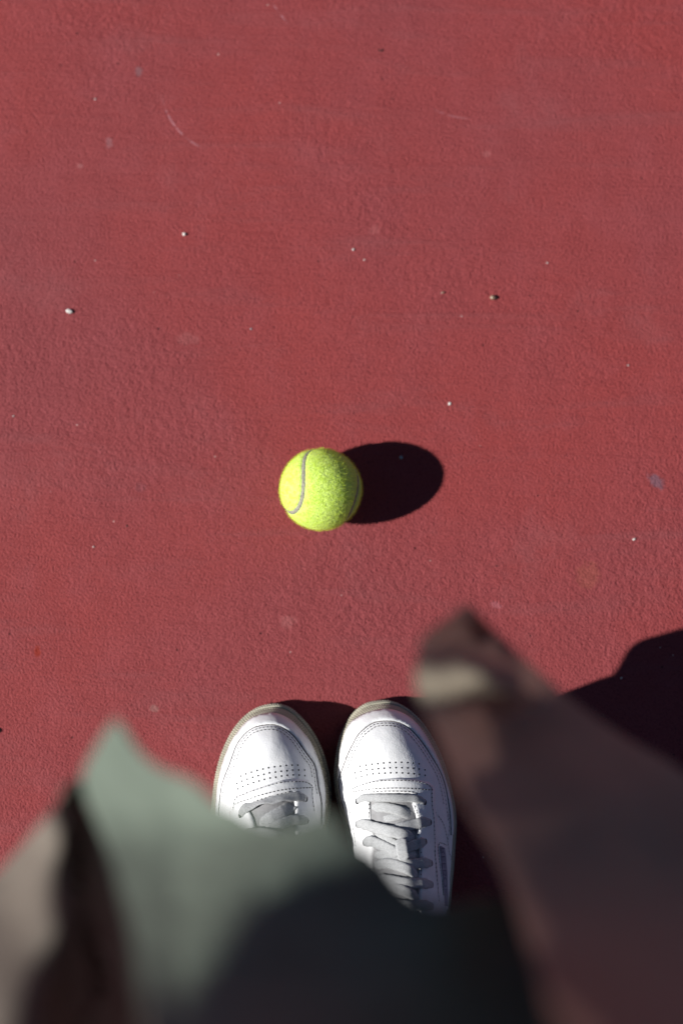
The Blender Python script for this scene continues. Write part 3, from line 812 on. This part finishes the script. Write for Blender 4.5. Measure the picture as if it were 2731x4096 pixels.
# hem strips, hidden under the edge, added to throw the stepped shadow on the court
def strip_part(name, top, bot, material, n=60, rows=9):
    a_, b_ = catmull(top, n), catmull(bot, n); V = []; F = []
    for k in range(rows):
        for p, q in zip(a_, b_):
            w_ = p + (q - p) * k / (rows - 1); V.append(P(w_[0] + 3 * math.sin(k * 2), w_[1], w_[2]))
    for k in range(rows - 1):
        for i in range(n - 1): F.append((k * n + i, k * n + i + 1, (k + 1) * n + i + 1, (k + 1) * n + i))
    o = link(name, mesh(name, V, F), material, coat)
    o.modifiers.new('thick', 'SOLIDIFY').thickness = .002
    return o
strip_part('shadow_hem', [(350,3160,.505),(390,3020,.510),(447,2922,.512),(468,2902,.514),(498,2948,.517),(545,3025,.520)], [(425,3275,.265),(450,3150,.272),(485,3040,.278),(515,3020,.295),(540,3045,.32),(565,3085,.34)], M_COAT, 60, 14)
strip_part('shadow_hem', [(370,3215,.51),(560,3100,.525),(740,3145,.540),(845,3255,.55)], [(428,3275,.265),(600,3330,.240),(720,3310,.215),(800,3285,.205),(846,3290,.20)], M_SIDE, 60, 14)

# right front flap, thrown open: its inner face shows
flap_edge = [(1690,2545,0.484),(1664,2640,0.501),(1664,2760,0.514),(1690,2840,0.522),(1745,2950,0.548),(1850,3200,0.565),(2010,3480,0.573),(2120,3800,0.633),(2300,4200,0.768),(2700,4300,0.718),(3050,3900,0.548),(3050,3400,0.454),(2731,3090,0.467),(2500,2950,0.454),(2300,2812,0.446),(2160,2690,0.441),(2060,2600,0.433),(1960,2505,0.437),(1885,2424,0.450),(1870,2410,0.454),(1855,2420,0.458),(1770,2485,0.475)]
flap_ctrl = [(1720,2570,0.475),(1800,2550,0.450),(1900,2550,0.424),(2000,2600,0.420),(1720,2650,0.503),(1850,2640,0.501),(1960,2650,0.492),(1720,2700,0.512),(1850,2705,0.514),(1970,2705,0.512),(2060,2715,0.492),(1720,2765,0.515),(1850,2765,0.512),(1960,2765,0.501),(1800,2850,0.509),(1950,2850,0.475),(2100,2850,0.463),(1900,3000,0.522),(2150,3000,0.488),(2100,3300,0.548),(2400,3200,0.514),(2600,3500,0.518)]
flap = panel('front_flap', flap_edge, flap_ctrl, M_FLAP, coat, 26, None, .0015)
light_block_edge = [(1860,3190,.385),(1940,3330,.395),(2030,3500,.41),(2140,3800,.48),(2300,4190,.64),(2690,4290,.58),(3030,3880,.38),(3030,3480,.285),(2780,3300,.30),(2560,3220,.30),(2360,3150,.31),(2150,3120,.33),(1980,3130,.37)]  # unseen sheet added under the flap to block light through its lower part
panel('flap_light_block', [(u, v, .505 + (z - .35) * .85 - .035) for u, v, z in light_block_edge], [(2200, 3300, .505 + (.375 - .35) * .85 - .040), (2600, 3500, .505 + (.355 - .35) * .85 - .040)], M_SIDE, flap.parent, 50, None)
flap['label'] = 'brown coat flap on the right with a pale sunlit band'
# side of the coat, left of the dark fold: rises to a ridge, then drops away into the fold, deepened to shade the gap and the court
side_edge = [(330,3120,.47),(290,3130,.50),(230,3215,.50),(120,3345,.485),(0,3480,.475),(-250,3750,.51),(-300,4200,.60),(0,4700,.74),(500,4700,.68),(640,4300,.46),(650,3950,.32),(640,3700,.25),(620,3450,.22),(570,3225,.22),(430,3160,.31)]
side_ctrl = [(200,3500,.53),(100,3700,.545),(260,3700,.565),(150,4000,.600),(0,4000,.60),(300,4000,.555),(250,3300,.525),(310,3350,.50),(410,3400,.40),(450,3600,.42),(480,3800,.42),(500,4000,.44)]
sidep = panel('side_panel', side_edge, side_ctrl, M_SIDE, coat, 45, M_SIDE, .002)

# the skirt of the coat above the picture's lower edge, joining the hanging fronts to the waist
skirt_spots = [(-300,4200,.60),(-20,4640,.73),(420,4640,.70),(640,4420,None),(760,4700,None),(1100,4920,None),(1700,4860,None),(2200,4700,None),(2420,4240,.66),(2700,4270,.66),(3030,3920,.55)]
def loft(name, rings, material, parent, closed=True, cap=True):
    V = []; F = []; n = len(rings[0])
    for r in rings: V += list(r)
    for k in range(len(rings) - 1):
        for i in range(n if closed else n - 1):
            j = (i + 1) % n
            F.append((k * n + i, k * n + j, (k + 1) * n + j, (k + 1) * n + i))
    if cap and closed:
        F.append(tuple(range(n))[::-1]); F.append(tuple(range((len(rings) - 1) * n, len(rings) * n)))
    return link(name, mesh(name, V, F), material, parent)

rings = []
for z in np.linspace(.30, .98, 9):
    t = (z - .30) / .68; rx, ry = .255 - .06 * t, .21 - .07 * t; ring = []
    for a in np.linspace(math.radians(176), math.radians(364), 40):
        fold = 1 + .035 * (1 - t) * math.sin(a * 11)
        ring.append(np.array([-.005 + rx * fold * math.cos(a), -.43 + ry * fold * math.sin(a), z]))
    rings.append(ring)
low = catmull([tuple(P(u, v, front_height(u, v) if z is None else z)) for u, v, z in skirt_spots], 64)
skirt = []
for k in range(12):
    t = k / 11; ring = []
    for i, p in enumerate(low):
        a = math.radians(182 - 184 * i / 63); e = np.array([-.005 + .192 * math.cos(a), -.42 + .140 * math.sin(a), .965])
        q = p + (e - p) * t; q = q + np.array([0, .010 * math.sin(i * .55) * (1 - t) * t * 2, 0]); ring.append(q)
    skirt.append(ring)
sk_ = loft('skirt_panel', skirt, M_COAT, coat, False); sk_.modifiers.new('thick', 'SOLIDIFY').thickness = .003
bk = loft('back_panel', rings, M_COAT, coat, False); bk.modifiers.new('thick', 'SOLIDIFY').thickness = .003
rings = []
for z, rx, ry, cy in ((.90, .185, .135, -.42), (1.0, .175, .125, -.42), (1.15, .19, .13, -.42), (1.28, .20, .125, -.42), (1.38, .175, .10, -.425), (1.44, .10, .075, -.42), (1.47, .065, .065, -.41)):
    rings.append([np.array([rx * math.cos(a), cy + ry * math.sin(a) * (1 + .04 * math.sin(5 * a)), z]) for a in np.linspace(0, 2 * math.pi, 33)[:-1]])
loft('coat_body', rings, M_COAT, coat)

def limb(name, pts, radii, material, parent, n=14):
    p = catmull([tuple(q) + (r,) for q, r in zip(pts, radii)], 22)
    rings = []
    for i in range(len(p)):
        t = p[min(i + 1, len(p) - 1), :3] - p[max(i - 1, 0), :3]; t /= np.linalg.norm(t)
        b = np.cross(t, [0, 1, .01]); b /= np.linalg.norm(b); c = np.cross(t, b)
        rings.append([p[i, :3] + p[i, 3] * (1 + .03 * math.sin(i * 1.7)) * (b * math.cos(a) + c * math.sin(a)) for a in np.linspace(0, 2 * math.pi, n + 1)[:-1]])
    return loft(name, rings, material, parent)
for sx in (-1, 1):
    limb('sleeve', [(sx * .16, -.42, 1.38), (sx * .235, -.42, 1.25), (sx * .275, -.38, 1.08), (sx * .20, -.31, 1.14), (sx * .115, -.245, 1.235)], [.075, .068, .062, .055, .046], M_COAT, coat)
for sx, ax, dy in ((-1, -.060, 0), (1, .048, 0)):
    limb('trouser_leg', [(ax, -.395, .075), (ax - .002, -.395, .25), (ax * 1.1, -.40, .50), (sx * .085, -.41, .75), (sx * .08, -.42, .93)], [.055, .058, .068, .085, .095], M_TROUSER, person)

# the body itself: one continuous skinned figure
jt = {'pelvis': (0, -.42, .93, .10), 'waist': (0, -.42, 1.06, .10), 'chest': (0, -.42, 1.26, .105), 'neck': (0, -.41, 1.44, .045), 'jaw': (0, -.385, 1.52, .058), 'head': (0, -.375, 1.60, .082), 'crown': (0, -.385, 1.68, .060), 'nose': (0, -.275, 1.555, .012)}
eds = [('pelvis', 'waist'), ('waist', 'chest'), ('chest', 'neck'), ('neck', 'jaw'), ('jaw', 'head'), ('head', 'crown'), ('head', 'nose')]
for sx, nm in ((-1, 'l'), (1, 'r')):
    ax = -.060 if sx < 0 else .048
    jt.update({nm + 'hip': (sx * .09, -.42, .88, .075), nm + 'knee': (sx * .075, -.405, .50, .052), nm + 'ankle': (ax, -.40, .10, .030), nm + 'toe': (ax + sx * .002, -.31, .045, .014),
               nm + 'sh': (sx * .165, -.42, 1.37, .052), nm + 'el': (sx * .275, -.38, 1.08, .036), nm + 'wr': (sx * .11, -.24, 1.245, .024), nm + 'palm': (sx * .085, -.215, 1.285, .024)})
    eds += [('pelvis', nm + 'hip'), (nm + 'hip', nm + 'knee'), (nm + 'knee', nm + 'ankle'), (nm + 'ankle', nm + 'toe'), ('chest', nm + 'sh'), (nm + 'sh', nm + 'el'), (nm + 'el', nm + 'wr'), (nm + 'wr', nm + 'palm')]
    for k in range(4):
        b0 = np.array([sx * (.082 - .002 * k), -.205 + .019 * (k - 1.5), 1.315])
        l1_ = (.030, .034, .032, .025)[k]
        p1 = b0 + np.array([-sx * .012, 0, l1_]); p2 = p1 + np.array([-sx * l1_ * .8, 0, l1_ * .25])
        jt.update({f'{nm}f{k}a': tuple(b0) + (.0095,), f'{nm}f{k}b': tuple(p1) + (.0085,), f'{nm}f{k}c': tuple(p2) + (.0075,)})
        eds += [(nm + 'palm', f'{nm}f{k}a'), (f'{nm}f{k}a', f'{nm}f{k}b'), (f'{nm}f{k}b', f'{nm}f{k}c')]
    jt.update({nm + 'ta': (sx * .07, -.24, 1.30, .0105), nm + 'tb': (sx * .048, -.25, 1.325, .009)})
    eds += [(nm + 'palm', nm + 'ta'), (nm + 'ta', nm + 'tb')]
keys = list(jt); me = bpy.data.meshes.new('body')
me.from_pydata([jt[k][:3] for k in keys], [(keys.index(a), keys.index(b)) for a, b in eds], [])
body = link('body', me, M_SKIN, person)
sk = body.modifiers.new('skin', 'SKIN'); sk.use_smooth_shade = True
for i, k in enumerate(keys):
    me.skin_vertices[0].data[i].radius = (jt[k][3],) * 2
    me.skin_vertices[0].data[i].use_root = (k == 'pelvis')
body.modifiers.new('sub', 'SUBSURF').levels = 1
body.modifiers['sub'].render_levels = 1
rings = []
for z, r, cy in ((1.56, .088, -.40), (1.62, .097, -.392), (1.67, .090, -.388), (1.71, .065, -.388), (1.728, .02, -.388)):
    rings.append([np.array([r * math.cos(a) * (1 + .03 * math.sin(a * 9 + z * 40)), cy + r * 1.08 * math.sin(a) * (.75 if math.sin(a) > 0 and z < 1.6 else 1), z]) for a in np.linspace(0, 2 * math.pi, 29)[:-1]])
loft('hair', rings, M_HAIR, person)

# ------------------------------------------------------------------ grit lying on the court
def stone_mat(name, col, rough=.7):
    return simple(name, col, rough, .4, .15, 700, .0003, 900)
M_WHITE = stone_mat('white_grit', (.78, .75, .70)); M_GREY = stone_mat('grey_grit', (.34, .36, .38)); M_BROWN = stone_mat('brown_grit', (.22, .15, .10)); M_BLACK = stone_mat('black_grit', (.02, .017, .016)); M_PALE = stone_mat('pale_grit', (.60, .50, .47))

def pebble(u, v, sx, sy, sz, rot, m, label, seed, cat='pebble', group='grit on the court', name='pebble', cut=5, sub=2):
    r = np.random.default_rng(seed)
    bm = bmesh.new(); bmesh.ops.create_icosphere(bm, subdivisions=sub, radius=1.0)
    planes = r.normal(size=(cut, 3)); planes /= np.linalg.norm(planes, axis=1)[:, None]; offs = r.uniform(.55, .85, cut)
    for w_ in bm.verts:
        p = np.array(w_.co[:])
        for pl, of in zip(planes, offs):
            d = p @ pl
            if d > of: p = p - pl * (d - of) * .9
        p *= 1 + r.normal(0, .03)
        w_.co = Vector((p[0] * sx / 2, p[1] * sy / 2, p[2] * sz / 2))
    zmin = min(w_.co.z for w_ in bm.verts)
    me = bpy.data.meshes.new(name); bm.to_mesh(me); bm.free()
    me.materials.append(m)
    o = bpy.data.objects.new(name, me); COL.objects.link(o)
    g = P(u, v, sz * .5); o.location = (g[0], g[1], -zmin - .0001); o.rotation_euler = (0, 0, rot)
    o['label'] = label; o['category'] = cat; o['group'] = group
    return o

mm = .001
pebble(277, 1243, 6.4 * mm, 4.3 * mm, 3.4 * mm, -.45, M_WHITE, 'largest white pebble, far left of the ball', 1)
pebble(737, 936, 3.0 * mm, 3.3 * mm, 2.4 * mm, -.5, M_WHITE, 'blunt white pebble in the upper left with a short black shadow', 2)
pebble(1412, 998, 2.0 * mm, 2.0 * mm, 1.8 * mm, 0, M_WHITE, 'small round white pebble straight above the ball', 3)
pebble(1456, 1039, 1.8 * mm, .9 * mm, .7 * mm, -.4, M_WHITE, 'tiny white flake just right of the small round white pebble', 4)
pebble(1797, 1614, 2.6 * mm, 3.3 * mm, 1.2 * mm, -.6, M_WHITE, 'knobbly white pebble above the end of the ball shadow', 5, cut=8)
pebble(1604, 1829, 3.4 * mm, 3.0 * mm, 2.0 * mm, -.6, M_GREY, 'grey pebble lying inside the ball shadow', 6)
pebble(1771, 1170, 2.2 * mm, 2.2 * mm, 1.9 * mm, .3, M_BROWN, 'small dark brown pebble left of the pointed brown seed', 8)
pebble(2534, 2157, 2.8 * mm, 2.0 * mm, 1.7 * mm, .6, M_WHITE, 'whitish pebble near the right edge, below the ball level', 9)
pebble(2511, 1461, 1.7 * mm, 1.7 * mm, 1.3 * mm, 0, M_PALE, 'pale speck near the right edge, above the dark scuff', 10)
pebble(2483, 2712, 1.1 * mm, 1.9 * mm, .9 * mm, 0, M_WHITE, 'white speck beside the coat shadow at the right', 11)
pebble(55, 1664, 1.6 * mm, 1.6 * mm, 1.2 * mm, 0, M_PALE, 'pale speck near the left edge, below the largest white pebble', 12)
pebble(382, 396, 1.9 * mm, 1.6 * mm, 1.2 * mm, .2, M_PALE, 'pale speck in the upper left corner area beside a dark pit', 13)
pebble(2187, 1051, 1.7 * mm, 1.5 * mm, 1.1 * mm, 0, M_PALE, 'pale speck above and right of the pointed brown seed', 14)
pebble(1845, 1264, 1.7 * mm, .9 * mm, .6 * mm, -.4, M_PALE, 'pinkish flake below the small dark brown pebble', 15)
pebble(1004, 1315, 1.7 * mm, 1.7 * mm, 1.0 * mm, .4, M_GREY, 'grey speck left of and above the ball', 16)
pebble(381, 1042, 1.5 * mm, 1.2 * mm, .8 * mm, .4, M_PALE, 'pale speck above the largest white pebble', 17)
pebble(374, 2187, 2.0 * mm, 1.4 * mm, 1.1 * mm, .0, M_PALE, 'pale speck with a dark shadow, lower left of the ball', 18)
pebble(508, 2104, 1.2 * mm, 2.0 * mm, .9 * mm, .2, M_BLACK, 'black speck lower left of the ball', 19)
pebble(-3, 2921, 3.6 * mm, 4.2 * mm, 1.5 * mm, .0, M_BLACK, 'black fragment cut off by the left edge', 20, cat='fragment')

# pointed seed
def seed_():
    V = []; F = []; n = 12; m_ = 16
    for i in range(m_ + 1):
        t = i / m_; x = -.0030 + .0064 * t
        r = .00205 * (math.sin(math.pi * min(1, t * 1.02) ** .72)) ** .8 if 0 < t < 1 else .00003
        if t > .55: r *= 1 - .45 * (t - .55) / .45
        r *= 1 + .05 * math.sin(t * 22)
        for k in range(n):
            a = 2 * math.pi * k / n; V.append((x, r * math.cos(a), r * .9 * math.sin(a)))
    for i in range(m_):
        for k in range(n): F.append((i * n + k, i * n + (k + 1) % n, (i + 1) * n + (k + 1) % n, (i + 1) * n + k))
    o = link('seed', mesh('seed', V, F), simple('brown_seed_husk', (.30, .20, .13), .35, .6, .25, 900))
    g = P(1972, 1190, .002); o.location = (g[0], g[1], .00185); o.rotation_euler = (0, 0, -.15)
    o['label'] = 'pointed brown seed with a glossy pale stripe, upper right'; o['category'] = 'seed'
seed_()
# bent dark twig near the top
def twig():
    pts = [(1513, 199), (1518, 200), (1521, 204), (1526, 203), (1530, 199)]
    q = np.array([P(u, v, .0006) for u, v in catmull(pts, 14)]); V = []; F = []
    for i in range(len(q)):
        t = q[min(i + 1, len(q) - 1)] - q[max(i - 1, 0)]; t /= np.linalg.norm(t); b = np.array([-t[1], t[0], 0]); r = .00030 + .00030 * i / len(q)
        for a in range(6): V.append(q[i] + b * math.cos(a * math.pi / 3) * r + np.array([0, 0, 1]) * math.sin(a * math.pi / 3) * r)
    for i in range(len(q) - 1):
        for a in range(6): F.append((i * 6 + a, i * 6 + (a + 1) % 6, (i + 1) * 6 + (a + 1) % 6, (i + 1) * 6 + a))
    F.append(tuple(range(6))[::-1]); F.append(tuple(range(len(V) - 6, len(V))))
    o = link('twig', mesh('twig', V, F), M_BLACK)
    o['label'] = 'tiny bent dark twig near the top of the picture'; o['category'] = 'twig'
twig()
